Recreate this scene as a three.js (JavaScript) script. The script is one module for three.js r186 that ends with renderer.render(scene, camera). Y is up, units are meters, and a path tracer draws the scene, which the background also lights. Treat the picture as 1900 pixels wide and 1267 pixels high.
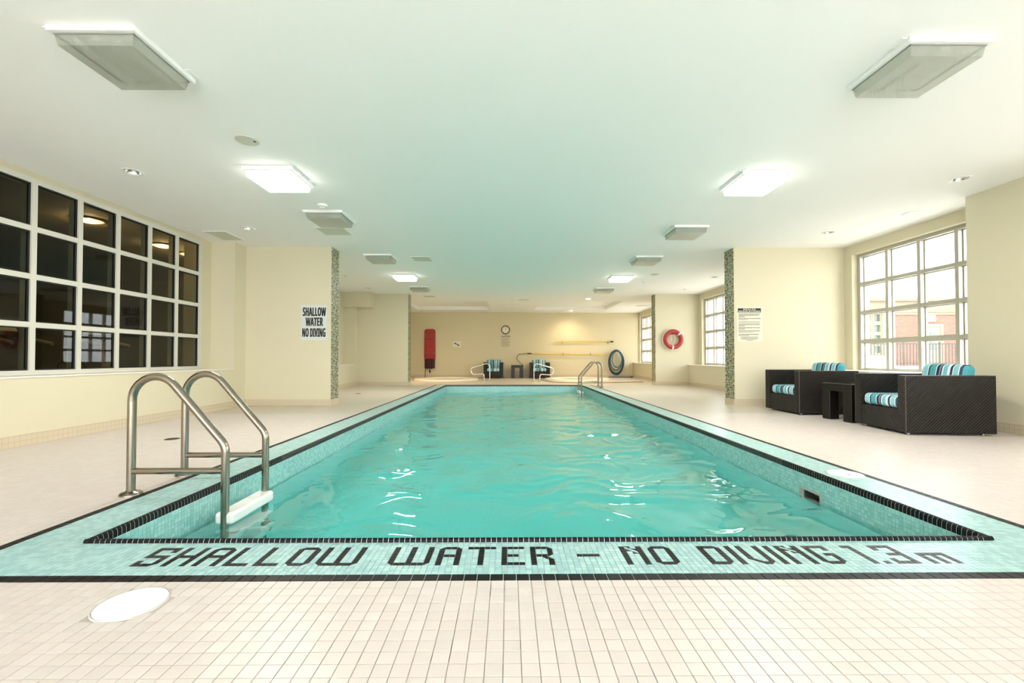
import * as THREE from 'three';
import { RoundedBoxGeometry } from 'three/addons/geometries/RoundedBoxGeometry.js';
import { mergeGeometries, mergeVertices } from 'three/addons/utils/BufferGeometryUtils.js';
import { RectAreaLightUniformsLib } from 'three/addons/lights/RectAreaLightUniformsLib.js';
import { createNoise2D, createNoise3D } from 'simplex-noise';

// ---------------------------------------------------------------- camera, sky, light, exposure
const scene = new THREE.Scene();
const renderer = new THREE.WebGLRenderer({ antialias: true });
renderer.toneMapping = THREE.LinearToneMapping;
renderer.toneMappingExposure = 2.18;
renderer.shadowMap.enabled = true;
RectAreaLightUniformsLib.init();

const W = 1900, H = 1267, F = 816;
const camera = new THREE.PerspectiveCamera(2 * Math.atan(H / 2 / F) * 180 / Math.PI, W / H, 0.05, 300);
camera.position.set(0, 0.88, 0);
const PITCH = 14 / F, YAW = 6.5 / F;
camera.rotation.set(PITCH, -YAW, 0, 'YXZ');
camera.setViewOffset(W, H, 0, -16.5, W, H);            // lens shifted a little upwards

scene.background = new THREE.Color().setRGB(0.92, 0.965, 1.0);           // bright overcast sky
scene.backgroundIntensity = 4.3;
scene.environmentIntensity = 4.3;
const LAMP_RADIANCE = 38;                                // lit fluorescent fittings
const LAMP_COLOR = new THREE.Color(1.0, 0.97, 0.88);

// ---------------------------------------------------------------- helpers
let seed = 20240611;
const rnd = () => { seed = (seed * 1664525 + 1013904223) >>> 0; return seed / 4294967296; };
const n2 = createNoise2D(rnd), n3 = createNoise3D(rnd);
const used = {};
function numbered(name) { const k = used[name] = (used[name] ?? -1) + 1; return k ? name + '_' + String(k).padStart(3, '0') : name; }
function shadows(o) { o.castShadow = true; o.receiveShadow = true; return o; }
function tag(o, label, category, group, kind) {
  o.userData.label = label; o.userData.category = category;
  if (group) o.userData.group = group;
  if (kind) o.userData.kind = kind;
  return o;
}
function thing(name, label, category, pos = [0, 0, 0], turn = 0, group, kind) {
  const o = new THREE.Group(); o.name = numbered(name); scene.add(o);
  o.position.set(...pos); o.rotation.y = turn;
  return tag(o, label, category, group, kind);
}
function part(name, geo, mat, parent) {
  const m = shadows(new THREE.Mesh(Array.isArray(geo) ? (geo.length > 1 ? merge(geo) : geo[0]) : geo, mat));
  m.name = parent ? name : numbered(name); (parent ?? scene).add(m); return m;
}
function solo(name, geo, mat, label, category, group, kind) { return tag(part(name, geo, mat), label, category, group, kind); }
function merge(list) { return mergeGeometries(list.map(g => { g = g.index ? g.toNonIndexed() : g; for (const k of Object.keys(g.attributes)) if (!['position', 'normal', 'uv'].includes(k)) g.deleteAttribute(k); return g; })); }
// box between corners, uv in metres
function bx(x0, x1, y0, y1, z0, z1) {
  const w = Math.abs(x1 - x0), h = Math.abs(y1 - y0), d = Math.abs(z1 - z0);
  const g = new THREE.BoxGeometry(w, h, d); g.translate((x0 + x1) / 2, (y0 + y1) / 2, (z0 + z1) / 2);
  return metreUV(g);
}
function metreUV(g) {
  const p = g.attributes.position, n = g.attributes.normal, uv = new Float32Array(p.count * 2);
  for (let i = 0; i < p.count; i++) {
    const ax = Math.abs(n.getX(i)), ay = Math.abs(n.getY(i)), az = Math.abs(n.getZ(i));
    const x = p.getX(i), y = p.getY(i), z = p.getZ(i);
    if (ax >= ay && ax >= az) { uv[2 * i] = -z; uv[2 * i + 1] = y; } else if (ay >= az) { uv[2 * i] = x; uv[2 * i + 1] = -z; } else { uv[2 * i] = x; uv[2 * i + 1] = y; }
  }
  g.setAttribute('uv', new THREE.BufferAttribute(uv, 2)); return g;
}
function rb(w, h, d, r, x = 0, y = 0, z = 0, s = 2) { const g = new RoundedBoxGeometry(w, h, d, s, r); g.translate(x, y, z); return metreUV(g); }
// prism between depths (d = distance in front of the lens plane, z = -d)
const bd = (x0, x1, y0, y1, d0, d1) => bx(x0, x1, y0, y1, -d1, -d0);
function cyl(r0, r1, h, x, y, z, seg = 20) { const g = new THREE.CylinderGeometry(r1, r0, h, seg); g.translate(x, y + h / 2, z); return g; }
function rod(a, b, r, seg = 10) {
  const A = new THREE.Vector3(...a), B = new THREE.Vector3(...b), v = B.clone().sub(A), g = new THREE.CylinderGeometry(r, r, v.length(), seg);
  g.applyQuaternion(new THREE.Quaternion().setFromUnitVectors(new THREE.Vector3(0, 1, 0), v.clone().normalize()));
  const c = A.add(B).multiplyScalar(0.5); g.translate(c.x, c.y, c.z); return g;
}
function lathe(pts, seg = 32) { return new THREE.LatheGeometry(pts.map(([r, y]) => new THREE.Vector2(r, y)), seg); }
class Poly extends THREE.Curve {
  constructor(pts) { super(); this.pts = pts; this.len = [0]; for (let i = 1; i < pts.length; i++) this.len.push(this.len[i - 1] + pts[i].distanceTo(pts[i - 1])); }
  getPoint(t, o = new THREE.Vector3()) {
    const s = t * this.len[this.len.length - 1]; let i = 1; while (i < this.len.length - 1 && this.len[i] < s) i++;
    return o.lerpVectors(this.pts[i - 1], this.pts[i], (s - this.len[i - 1]) / Math.max(1e-9, this.len[i] - this.len[i - 1]));
  }
}
function fillet(pts, radii, seg = 12) {
  const P = pts.map(p => new THREE.Vector3(...p)), out = [P[0]];
  for (let i = 1; i < P.length - 1; i++) {
    const a = P[i - 1].clone().sub(P[i]).normalize(), b = P[i + 1].clone().sub(P[i]).normalize(), ang = Math.acos(THREE.MathUtils.clamp(a.dot(b), -1, 1));
    const r = radii[i - 1]; if (!r) { out.push(P[i]); continue; }
    const t = r / Math.tan(ang / 2), c = a.clone().add(b).normalize().multiplyScalar(r / Math.sin(ang / 2)).add(P[i]);
    const s = P[i].clone().addScaledVector(a, t).sub(c), e = P[i].clone().addScaledVector(b, t).sub(c), tot = Math.PI - ang;
    for (let k = 0; k <= seg; k++) { const u = k / seg; out.push(s.clone().multiplyScalar(Math.sin((1 - u) * tot) / Math.sin(tot)).addScaledVector(e, Math.sin(u * tot) / Math.sin(tot)).add(c)); }
  }
  out.push(P[P.length - 1]); return out;
}
function tube(pts, r, n = 80, seg = 10, closed = false) { return new THREE.TubeGeometry(new Poly(pts.map(p => p.isVector3 ? p : new THREE.Vector3(...p))), n, r, seg, closed); }
function roundedShape(w, h, r) {
  const s = new THREE.Shape(), x = -w / 2, y = -h / 2;
  s.moveTo(x + r, y); s.lineTo(x + w - r, y); s.quadraticCurveTo(x + w, y, x + w, y + r); s.lineTo(x + w, y + h - r); s.quadraticCurveTo(x + w, y + h, x + w - r, y + h);
  s.lineTo(x + r, y + h); s.quadraticCurveTo(x, y + h, x, y + h - r); s.lineTo(x, y + r); s.quadraticCurveTo(x, y, x + r, y); return s;
}
function dataTex(n, fn, srgb = false, rep = 1, m = n) {
  const a = new Uint8Array(n * m * 4);
  for (let j = 0; j < m; j++) for (let i = 0; i < n; i++) { const c = fn(i / n, j / m, i, j); for (let k = 0; k < 3; k++) a[(j * n + i) * 4 + k] = Math.max(0, Math.min(255, Math.round((Array.isArray(c) ? c[k] : c) * 255))); a[(j * n + i) * 4 + 3] = 255; }
  const t = new THREE.DataTexture(a, n, m); t.magFilter = THREE.LinearFilter; t.minFilter = THREE.LinearMipmapLinearFilter; t.generateMipmaps = true;
  t.wrapS = t.wrapT = THREE.RepeatWrapping; t.repeat.set(rep, rep); if (srgb) t.colorSpace = THREE.SRGBColorSpace; t.needsUpdate = true; return t;
}
function canvasTex(w, h, draw) {
  const c = document.createElement('canvas'); c.width = w; c.height = h; draw(c.getContext('2d'), w, h);
  const t = new THREE.CanvasTexture(c); t.colorSpace = THREE.SRGBColorSpace; return t;
}
// tileable value noise
function tnoise(u, v, f, o = 0) { const a = u * 2 * Math.PI, b = v * 2 * Math.PI, k = f / (2 * Math.PI); return 0.5 * (n3(Math.cos(a) * k + o, Math.sin(a) * k, Math.cos(b) * k + o) + n3(Math.sin(b) * k - o, Math.cos(a) * k + 7, Math.sin(a) * k)); }
const std = (color, roughness = 0.6, more = {}) => new THREE.MeshStandardMaterial({ color, roughness, ...more });
const phy = (color, roughness, more = {}) => new THREE.MeshPhysicalMaterial({ color, roughness, ...more });
const CEIL = 2.94;

// ---------------------------------------------------------------- materials
const plasterBump = dataTex(256, (u, v) => 0.5 + 0.3 * tnoise(u, v, 26) + 0.2 * tnoise(u, v, 60, 3), false, 1.4);
const M = {};
M.wall = std('#d9d0b3', 0.75, { bumpMap: plasterBump, bumpScale: 0.0006 });
M.ceiling = std('#fbfaf7', 0.85, { bumpMap: plasterBump, bumpScale: 0.0004 });
M.farWall = std('#dccfac', 0.75, { bumpMap: plasterBump, bumpScale: 0.0006 });
M.sill = std('#f1ede1', 0.45);
M.alu = std('#b9b6ab', 0.42, { metalness: 0.35 });
M.aluLight = std('#d7d4c8', 0.42, { metalness: 0.15 });
M.glass = phy('#ffffff', 0.02, { transmission: 1, ior: 1.5 });
M.glassDimTint = phy('#c4c6bc', 0.02, { transmission: 1, ior: 1.32 });  // grey tint stands in for the low light in the gym behind
M.gasket = std('#1d1c18', 0.7);
M.steel = std('#968d80', 0.24, { metalness: 1 });
M.whitePlastic = std('#f4f3ef', 0.4);
M.white = std('#f6f5f1', 0.5);
M.grayPlastic = std('#cfcdbf', 0.6);
M.black = std('#16130f', 0.35);
M.darkMetal = std('#2a2724', 0.5);
M.chrome = std('#d8d8d6', 0.12, { metalness: 1 });
// floor tile and grout
const T = 0.0526, m1 = 0.02583, NX = 169, NZ = 464;       // deck tile and mosaic pitch, mosaic tiles across and along the pool
M.tile = ['#d5cac3', '#d3c8c0', '#d7cdc6', '#d2c8c1'].map(c => std(c, 0.38));
M.grout = std('#ffffff', 0.9, { map: dataTex(512, (u, v) => { const s = tnoise(u, v, 9), q = tnoise(u, v, 30, 5); const k = s > 0.47 ? 0.45 : s > 0.38 ? 0.75 : 1; return [0.74 * k + 0.03 * q, 0.70 * k + 0.03 * q, 0.65 * k + 0.03 * q]; }, true, 0.55) });
const farTileMap = dataTex(512, (u, v, i, j) => {
  const c = 16, fx = (u * c) % 1, fy = (v * c) % 1, g = fx < 0.06 || fy < 0.06, k = n2(Math.floor(u * c) * 3.7, Math.floor(v * c) * 2.3) * 0.012;
  const d = tnoise(u, v, 7) > 0.5 ? 0.03 : 0; return g ? [0.74 - d, 0.70 - d, 0.63 - d] : [0.81 + k, 0.775 + k, 0.715 + k];
}, true, 1 / (16 * T));
const farTileBump = dataTex(512, (u, v) => ((u * 16) % 1 < 0.06 || (v * 16) % 1 < 0.06) ? 0 : 1, false, 1 / (16 * T));
M.farTile = std('#ffffff', 0.36, { map: farTileMap, bumpMap: farTileBump, bumpScale: 0.0012 });
M.baseTile = std('#dcd0bb', 0.4, { map: dataTex(256, (u, v) => ((u * 8) % 1 < 0.05 || (v * 8) % 1 < 0.05) ? [0.84, 0.8, 0.72] : [0.95, 0.93, 0.89], true, 1 / (8 * T)) });
M.teal = ['#a8cdcb', '#9fc5c5', '#b0d4d1', '#9bc1c2'].map(c => std(c, 0.28));
M.tealGrout = std('#d8e9e4', 0.85);
M.blackTile = ['#141213', '#19171a', '#100e11'].map(c => phy(c, 0.4, { specularIntensity: 0.3 }));
M.shell = std('#eefbfa', 0.6, { map: dataTex(256, (u, v) => ((u * 8) % 1 < 0.07 || (v * 8) % 1 < 0.07) ? [1, 1, 1] : [0.955, 0.985, 0.98], true, 1 / (8 * T)) });
M.pebble = std('#ffffff', 0.6, { map: dataTex(256, (u, v, i, j) => {
  let b = 9, id = 0; const c = 11, gx = u * c, gy = v * c;
  for (let a = -1; a <= 1; a++) for (let e = -1; e <= 1; e++) { const X = Math.floor(gx) + a, Y = Math.floor(gy) + e, wx = (X + c) % c, wy = (Y + c) % c; const jx = 0.5 + 0.42 * n2(wx * 5.1, wy * 3.3), jy = 0.5 + 0.42 * n2(wx * 2.9 + 40, wy * 4.7); const q = Math.hypot(X + jx - gx, Y + jy - gy); if (q < b) { b = q; id = n2(wx * 1.7 + 9, wy * 1.3); } }
  const k = b > 0.52 ? 0.24 : 0.68 + 0.16 * id; return [k, k * 0.99, k * 0.80];
}, true, 1 / 0.5), bumpMap: dataTex(128, (u, v) => 0.5 + 0.5 * tnoise(u, v, 60), false, 2), bumpScale: 0.004 });
// wicker: diagonal twill weave
M.wicker = phy('#ffffff', 0.4, { specularIntensity: 0.6, map: dataTex(128, (u, v) => { const s = ((u - v) * 4 + 8) % 1, q = (u * 16) % 1; const k = s < 0.42 ? 0.21 : 0.03; const w = q < 0.12 ? 0.75 : 1; return [k * w, k * 0.86 * w, k * 0.74 * w]; }, true, 1 / 0.14),
  bumpMap: dataTex(128, (u, v) => { const s = ((u - v) * 4 + 8) % 1; return s < 0.42 ? Math.sin(s / 0.42 * Math.PI) : 0.05; }, false, 1 / 0.14), bumpScale: 0.004 });
M.wickerEdge = std('#4a3f35', 0.3);
M.darkGlossy = phy('#14100d', 0.34, { specularIntensity: 0.7 });
const STRIPES = [['#dfeef0', 4], ['#22304c', 5], ['#e6f1f2', 2], ['#8fcbd8', 10], ['#e6f1f2', 2], ['#3b4a5e', 4], ['#4fa7b0', 13], ['#dfeef0', 2], ['#1d2a47', 6], ['#8d99a2', 3], ['#1d2a47', 3], ['#dfeef0', 3], ['#7fc2d2', 9], ['#e6f1f2', 2]];
M.stripe = std('#ffffff', 0.85, { map: canvasTex(512, 16, (c, w, h) => { const tot = STRIPES.reduce((a, s) => a + s[1], 0); let x = 0; for (const [col, k] of STRIPES) { c.fillStyle = col; c.fillRect(x, 0, k / tot * w + 1, h); x += k / tot * w; } }) });
M.stripe.map.wrapS = M.stripe.map.wrapT = THREE.RepeatWrapping;

// ---------------------------------------------------------------- pool and deck dimensions
const TL = -2.02, TR = TL + NX * m1, TN = 2.119, TF = TN + NZ * m1;        // where the dark nosing meets the teal band
const XL = TL + m1, XRp = TR - m1, DN = TN + m1, DF = TF - m1;                // water edges
const BL = TL - 12 * m1, BR = TR + 12 * m1, BN = TN - 12 * m1, BF = TF + 12 * m1;
const OL = BL - T, OR = BR + T, ON = BN - T, OF = BF + T;
const WATER = -0.2;
const LW = -4.86, LWIN = -5.22;

// tiles: the nearest ones as meshes of their own, the rest as one instanced part
function tileSet(parent, name, restName, list, geo, mats, cap) {
  list.forEach(t => t.k = Math.hypot(t.x, t.z, 0.88)); list.sort((a, b) => a.k - b.k);
  const vis = list.filter(t => t.seen !== false), own = new Set(vis.slice(0, cap));
  for (const t of own) { const m = shadows(new THREE.Mesh(t.geo ?? geo, mats[Math.floor(rnd() * mats.length)])); m.name = name; m.position.set(t.x, t.y ?? 0, t.z); if (t.ry) m.rotation.y = t.ry; m.rotation.order = 'YXZ'; parent.add(m); }
  const rest = list.filter(t => !own.has(t)); if (!rest.length) return;
  const inst = shadows(new THREE.InstancedMesh(geo, new THREE.MeshStandardMaterial({ color: '#ffffff', roughness: mats[0].roughness }), rest.length)), o = new THREE.Object3D();
  rest.forEach((t, i) => { o.position.set(t.x, t.y ?? 0, t.z); o.rotation.set(0, t.ry ?? 0, 0); o.updateMatrix(); inst.setMatrixAt(i, o.matrix); inst.setColorAt(i, mats[Math.floor(rnd() * mats.length)].color); });
  inst.name = restName; inst.userData.kind = 'stuff'; parent.add(inst);
}
// flat tile with eased edges, top at y = 0, gap g
function tileGeo(s, gap, th, e) {
  const a = (s - gap) / 2, b = a - e, v = [], idx = [];
  const ring = (r, y) => { v.push(-r, y, -r, r, y, -r, r, y, r, -r, y, r); };
  ring(b, 0); ring(a, -e); ring(a, -th);
  idx.push(0, 3, 2, 0, 2, 1);
  for (let k = 0; k < 2; k++) for (let i = 0; i < 4; i++) { const p = k * 4 + i, q = k * 4 + (i + 1) % 4, P = p + 4, Q = q + 4; idx.push(p, q, Q, p, Q, P); }
  let g = new THREE.BufferGeometry(); g.setAttribute('position', new THREE.Float32BufferAttribute(v, 3)); g.setIndex(idx); g = g.toNonIndexed(); g.computeVertexNormals(); return metreUV(g);
}
const inView = (x, d) => d > 1.17 && Math.abs(x) < 1.19 * d;   // tiles that can be seen: only these become meshes of their own

// ---------------------------------------------------------------- floor
{
  const floor = thing('floor', 'cream square-tiled pool deck floor with pale grout', 'floor', [0, 0, 0], 0, null, 'structure');
  const x0 = -5.6, x1 = 6.7, dN = -4.2, dF = 20.3, DT = 7.0;
  part('slab', [bd(x0, x1, -0.3, -0.004, dN, ON), bd(x0, OL, -0.3, -0.004, ON, OF), bd(OR, x1, -0.3, -0.004, ON, OF), bd(x0, x1, -0.3, -0.004, OF, dF)], M.grout, floor);
  part('distant_tiling', [bd(x0, OL, -0.003, 0, DT, OF), bd(OR, x1, -0.003, 0, DT, OF), bd(x0, x1, -0.003, 0, OF, dF), bd(x0, x1, -0.003, 0, dN, 0.62)], M.farTile, floor).userData.kind = 'stuff';
  const list = [], g = tileGeo(T, 0.0024, 0.006, 0.0007);
  for (let i = Math.floor((x0 - OL) / T) + 1; OL + i * T < x1; i++) for (let j = -Math.floor((ON - 0.62) / T); ON + j * T < DT; j++) {
    const d = ON + (j + 0.5) * T, k = i - Math.ceil((OR - OL) / T - 1e-6), x = d > ON && k >= 0 ? OR + (k + 0.5) * T : OL + (i + 0.5) * T;
    if (i >= 0 && k < 0 && d > ON) continue;
    if (x < LW - 0.05 || x > 6.3) continue;
    if (Math.hypot(x + 1.352, d - 1.605) < 0.106) continue;
    list.push({ x, z: -d, y: (rnd() - 0.5) * 0.0005, seen: inView(x, d) });
  }
  tileSet(floor, 'floor_tile', 'floor_tiling', list, g, M.tile, 300);
}

// ---------------------------------------------------------------- pool coping (teal mosaic band with dark borders and tile lettering)
const FONT = {
  S: ['a##b', '#..#', '#...', 'c##b', '...#', '#..#', 'c##d'], H: ['#..#', '#..#', '#..#', '####', '#..#', '#..#', '#..#'], A: ['a##b', '#..#', '#..#', '####', '#..#', '#..#', '#..#'],
  L: ['#...', '#...', '#...', '#...', '#...', '#...', '####'], O: ['a##b', '#..#', '#..#', '#..#', '#..#', '#..#', 'c##d'], W: ['#..#..#', '#..#..#', '#..#..#', '#..#..#', '#..#..#', '#..#..#', 'c#####d'],
  T: ['#####', '..#..', '..#..', '..#..', '..#..', '..#..', '..#..'], E: ['####', '#...', '#...', '###.', '#...', '#...', '####'], R: ['###b', '#..#', '#..#', '###d', '#.cb', '#..#', '#..#'],
  N: ['#c.#', '#bc#', '#.b#', '#..#', '#..#', '#..#', '#..#'], D: ['###b', '#..#', '#..#', '#..#', '#..#', '#..#', '###d'], I: ['#', '#', '#', '#', '#', '#', '#'],
  V: ['#..#', '#..#', '#..#', '#..#', '#..#', 'cb.#', '.c#d'], G: ['a##b', '#..#', '#...', '#.##', '#..#', '#..#', 'c##d'], 1: ['a#', '.#', '.#', '.#', '.#', '.#', '.#'], '.': ['.', '.', '.', '.', '.', '.', '#'],
  3: ['a##b', '#..#', '...#', '.##d', '...#', '#..#', 'c##d'], m: ['.....', '.....', '.....', 'a###b', '#.#.#', '#.#.#', '#.#.#'], '-': ['....', '....', '....', '####', '....', '....', '....'],
};
// column of each letter, in mosaic tiles from the E of the second word
const LETTERS = [['S', -61], ['H', -56], ['A', -51], ['L', -46], ['L', -41], ['O', -36], ['W', -31], ['W', -19], ['A', -11], ['T', -6], ['E', 0], ['R', 5], ['-', 13], ['N', 21], ['O', 26], ['D', 35], ['I', 40], ['V', 42], ['I', 47], ['N', 49], ['G', 54], [1, 61], ['.', 64], [3, 66], ['m', 72]];
{
  const coping = thing('pool_coping', 'teal mosaic pool edge with dark border tiles and tile lettering', 'pool edge', [0, 0, 0], 0, null, 'structure');
  const ring = (a, b, c, d, e, f, g, h, y0, y1) => [bd(a, b, y0, y1, c, g), bd(a, b, y0, y1, h, d), bd(a, e, y0, y1, g, h), bd(f, b, y0, y1, g, h)];
  part('grout_bed', ring(OL, OR, ON, OF, XL - 0.001, XRp + 0.001, DN - 0.001, DF + 0.001, -0.035, -0.0035), M.tealGrout, coping);
  // border tiles
  const border = [];
  const nb = Math.round((OR - OL) / T), nd = Math.round((OF - ON) / T);
  const pb = (OR - OL) / nb, pd = (OF - ON) / nd;
  for (let i = 0; i < nb; i++) for (const d of [ON + T / 2, OF - T / 2]) border.push({ x: OL + (i + 0.5) * pb, z: -d, seen: inView(OL + (i + 0.5) * pb, d) });
  for (let j = 1; j < nd - 1; j++) for (const x of [OL + T / 2, OR - T / 2]) border.push({ x, z: -(ON + (j + 0.5) * pd), seen: inView(x, ON + (j + 0.5) * pd) });
  tileSet(coping, 'border_tile', 'border_tiling', border, tileGeo(T, 0.003, 0.006, 0.0012), M.blackTile, 300);
  // lettering cells
  const cells = new Map();
  for (const [ch, c0] of LETTERS) FONT[ch].forEach((row, r) => [...row].forEach((q, c) => { if (q !== '.') cells.set((77 + c0 + c) + ',' + (9 - r), q); }));
  const s = (m1 - 0.0022) / 2;
  const tri = pts => { const sh = new THREE.Shape(pts.map(p => new THREE.Vector2(p[0] * s, p[1] * s))); const g = new THREE.ExtrudeGeometry(sh, { depth: 0.005, bevelEnabled: false }); g.rotateX(-Math.PI / 2); g.translate(0, -0.005, 0); return metreUV(g); };
  const half = { a: tri([[1, 1], [-1, -1], [1, -1]]), b: tri([[-1, 1], [-1, -1], [1, -1]]), c: tri([[-1, 1], [1, 1], [1, -1]]), d: tri([[-1, -1], [1, 1], [-1, 1]]) };
  const tg = tileGeo(m1, 0.0022, 0.005, 0.0007), teal = [], letters = [];
  const cell = (i, j) => {               // column i from TL, row j from the front of the teal band
    const x = TL + (i + 0.5) * m1, d = BN + (j + 0.5) * m1, q = cells.get(i + ',' + j);
    if (q) { letters.push({ x, z: -d, geo: half[q] }); if (q !== '#') teal.push({ x, z: -d, y: -0.0012, seen: false }); } else teal.push({ x, z: -d, y: (rnd() - 0.5) * 0.0003, seen: j < 12 && inView(x, d) });
  };
  for (let i = -12; i < NX + 12; i++) for (let j = 0; j < NZ + 24; j++) if (j < 12 || j >= NZ + 12 || i < 0 || i >= NX) {
    const x = TL + (i + 0.5) * m1, d = BN + (j + 0.5) * m1; if (Math.hypot(x - 2.555, d - 3.335) < 0.118) continue; cell(i, j);
  }
  tileSet(coping, 'teal_tile', 'teal_tiling', teal, tg, M.teal, 300);
  tileSet(coping, 'letter_tile', 'letter_tiling', letters, tg, M.blackTile, 300);
  // dark nosing: raised rounded tile along the water's edge
  const pr = new THREE.Shape(); pr.moveTo(0, -0.03); pr.lineTo(0, 0.004); pr.quadraticCurveTo(0.002, 0.015, 0.011, 0.017); pr.quadraticCurveTo(0.0255, 0.016, 0.0275, -0.004); pr.lineTo(0.0275, -0.03); pr.lineTo(0, -0.03);
  const eg = new THREE.ExtrudeGeometry(pr, { depth: m1 - 0.0022, bevelEnabled: false, curveSegments: 4 }); eg.translate(0, 0, -(m1 - 0.0022) / 2);
  const egr = metreUV(eg); const edge = [];
  const bed = (len, x, z, ry) => { const e = new THREE.ExtrudeGeometry(pr, { depth: len, bevelEnabled: false, curveSegments: 4 }); e.translate(0, 0, -len / 2); e.scale(0.955, 1, 1); e.translate(0.0006, -0.0012, 0); e.rotateY(ry); e.translate(x, 0, z); return metreUV(e); };
  part('nosing_grout', [bed(TR - TL - 3 * m1, (TL + TR) / 2, -TN, Math.PI / 2), bed(TR - TL - 3 * m1, (TL + TR) / 2, -TF, -Math.PI / 2), bed(TF - TN - 3 * m1, TL, -(TN + TF) / 2, 0), bed(TF - TN - 3 * m1, TR, -(TN + TF) / 2, Math.PI)], M.tealGrout, coping);
  for (let i = 0; i < NX; i++) { const x = TL + (i + 0.5) * m1; edge.push({ x, z: -TN, ry: Math.PI / 2, seen: inView(x, TN) }, { x, z: -TF, ry: -Math.PI / 2 }); }
  for (let j = 0; j < NZ; j++) { const d = TN + (j + 0.5) * m1; edge.push({ x: TL, z: -d, ry: 0, seen: inView(TL, d) }, { x: TR, z: -d, ry: Math.PI, seen: inView(TR, d) }); }
  tileSet(coping, 'nosing_tile', 'nosing_tiling', edge, egr, M.blackTile, 300);
}

// ---------------------------------------------------------------- pool shell, wall mosaic, water
{
  const shell = thing('pool_basin', 'pale aqua tiled pool basin under the water', 'pool', [0, 0, 0], 0, null, 'structure');
  const yb = -1.45, e = 0.25, sk = [3.27, 3.48, -0.245, -0.147];   // skimmer opening in the wall: d0, d1, y0, y1
  part('basin_floor', bd(XL - e, XRp + e, yb - 0.2, yb, DN - e, DF + e), M.shell, shell);
  part('basin_wall', [bd(XL - e, XL - 0.004, yb, -0.03, DN - e, DF + e), bd(XL - e, XRp + e, yb, -0.03, DN - e, DN - 0.004), bd(XL - e, XRp + e, yb, -0.03, DF + 0.004, DF + e),
    bd(XRp + 0.004, XRp + e, yb, -0.03, DN, sk[0]), bd(XRp + 0.004, XRp + e, yb, -0.03, sk[1], DF), bd(XRp + 0.004, XRp + e, yb, sk[2], sk[0], sk[1]), bd(XRp + 0.004, XRp + e, sk[3], -0.03, sk[0], sk[1])], M.shell, shell);
  // mosaic above and just below the water line
  const g = new THREE.BoxGeometry(0.005, m1 - 0.0022, m1 - 0.0022), list = [];
  for (let j = 0; j < NZ - 1; j++) for (let r = 0; r < 10; r++) {
    const d = DN + (j + 0.5) * m1, y = -0.032 - (r + 0.5) * m1; if (d > DF) continue;
    list.push({ x: XL - 0.0025, y, z: -d }); if (!(d > sk[0] - 0.015 && d < sk[1] + 0.015 && y > sk[2] - 0.012 && y < sk[3] + 0.012)) list.push({ x: XRp + 0.0025, y, z: -d });
  }
  for (let i = 0; i < NX - 2; i++) for (let r = 0; r < 10; r++) list.push({ x: XL + (i + 0.5) * m1, y: -0.032 - (r + 0.5) * m1, z: -(DF + 0.0025), ry: Math.PI / 2 });
  tileSet(shell, 'wall_tile', 'wall_mosaic', list, metreUV(g), ['#9ed0cb', '#93c8c4', '#a8d7d1'].map(c => std(c, 0.25)), 0);

  // skimmer set in the wall
  const k = thing('pool_skimmer', 'pale grey rectangular skimmer opening in the pool wall at the water line', 'skimmer', [XRp, 0, -(sk[0] + sk[1]) / 2]);
  const hw = (sk[1] - sk[0]) / 2;
  part('throat', [bx(0.02, 0.23, sk[2], sk[2] + 0.01, -hw, hw), bx(0.02, 0.23, sk[3] - 0.01, sk[3], -hw, hw), bx(0.02, 0.23, sk[2], sk[3], -hw, -hw + 0.008), bx(0.02, 0.23, sk[2], sk[3], hw - 0.008, hw), bx(0.22, 0.23, sk[2], sk[3], -hw, hw)], std('#4f4b45', 0.5), k);
  part('face_frame', [bx(-0.008, 0.02, sk[2] - 0.01, sk[2], -hw - 0.012, hw + 0.012), bx(-0.008, 0.02, sk[3], sk[3] + 0.012, -hw - 0.012, hw + 0.012), bx(-0.008, 0.02, sk[2], sk[3], -hw - 0.012, -hw), bx(-0.008, 0.02, sk[2], sk[3], hw, hw + 0.012)], std('#b9b3a6', 0.45), k);
  const flap = bx(0, 0.006, -0.075, 0, -hw + 0.012, hw - 0.012); flap.rotateZ(0.5); flap.translate(0.07, -0.15, 0); part('flap', flap, std('#8a857c', 0.5), k);

  // water: a closed volume whose top carries ripples
  const x0 = XL - 0.012, x1 = XRp + 0.012, d0 = DN - 0.012, d1 = DF + 0.012, nx = 150, nz = 420, v = [], idx = [];
  const hgt = (x, d) => {
    const amp = 0.0060 + 0.0025 * n2(x * 0.5 + 3, d * 0.3) + 0.0042 * THREE.MathUtils.smoothstep(x, 0.0, 1.8) * THREE.MathUtils.smoothstep(d, 2.5, 5);
    const wx = x + 0.22 * n2(x * 0.9, d * 0.9), wd = d + 0.22 * n2(x * 0.9 + 20, d * 0.9);
    return amp * (1.25 * n2(wx * 1.15 + 11, wd * 1.9) + 0.62 * n2(wx * 2.7, wd * 4.1 + 5) + 0.24 * n2(wx * 6.3 + 2, wd * 8.0)) + 0.0022 * Math.sin(5.2 * d - 3.4 * x + 1.5 * n2(x, d));
  };
  for (let j = 0; j <= nz; j++) for (let i = 0; i <= nx; i++) { const x = x0 + (x1 - x0) * i / nx, d = d0 + (d1 - d0) * Math.pow(j / nz, 1.25); v.push(x, WATER + hgt(x, d), -d); }
  for (let j = 0; j < nz; j++) for (let i = 0; i < nx; i++) { const a = j * (nx + 1) + i, b = a + 1, c = a + nx + 1, q = c + 1; idx.push(a, b, q, a, q, c); }
  const top = (nx + 1) * (nz + 1), rim = [];
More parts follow.
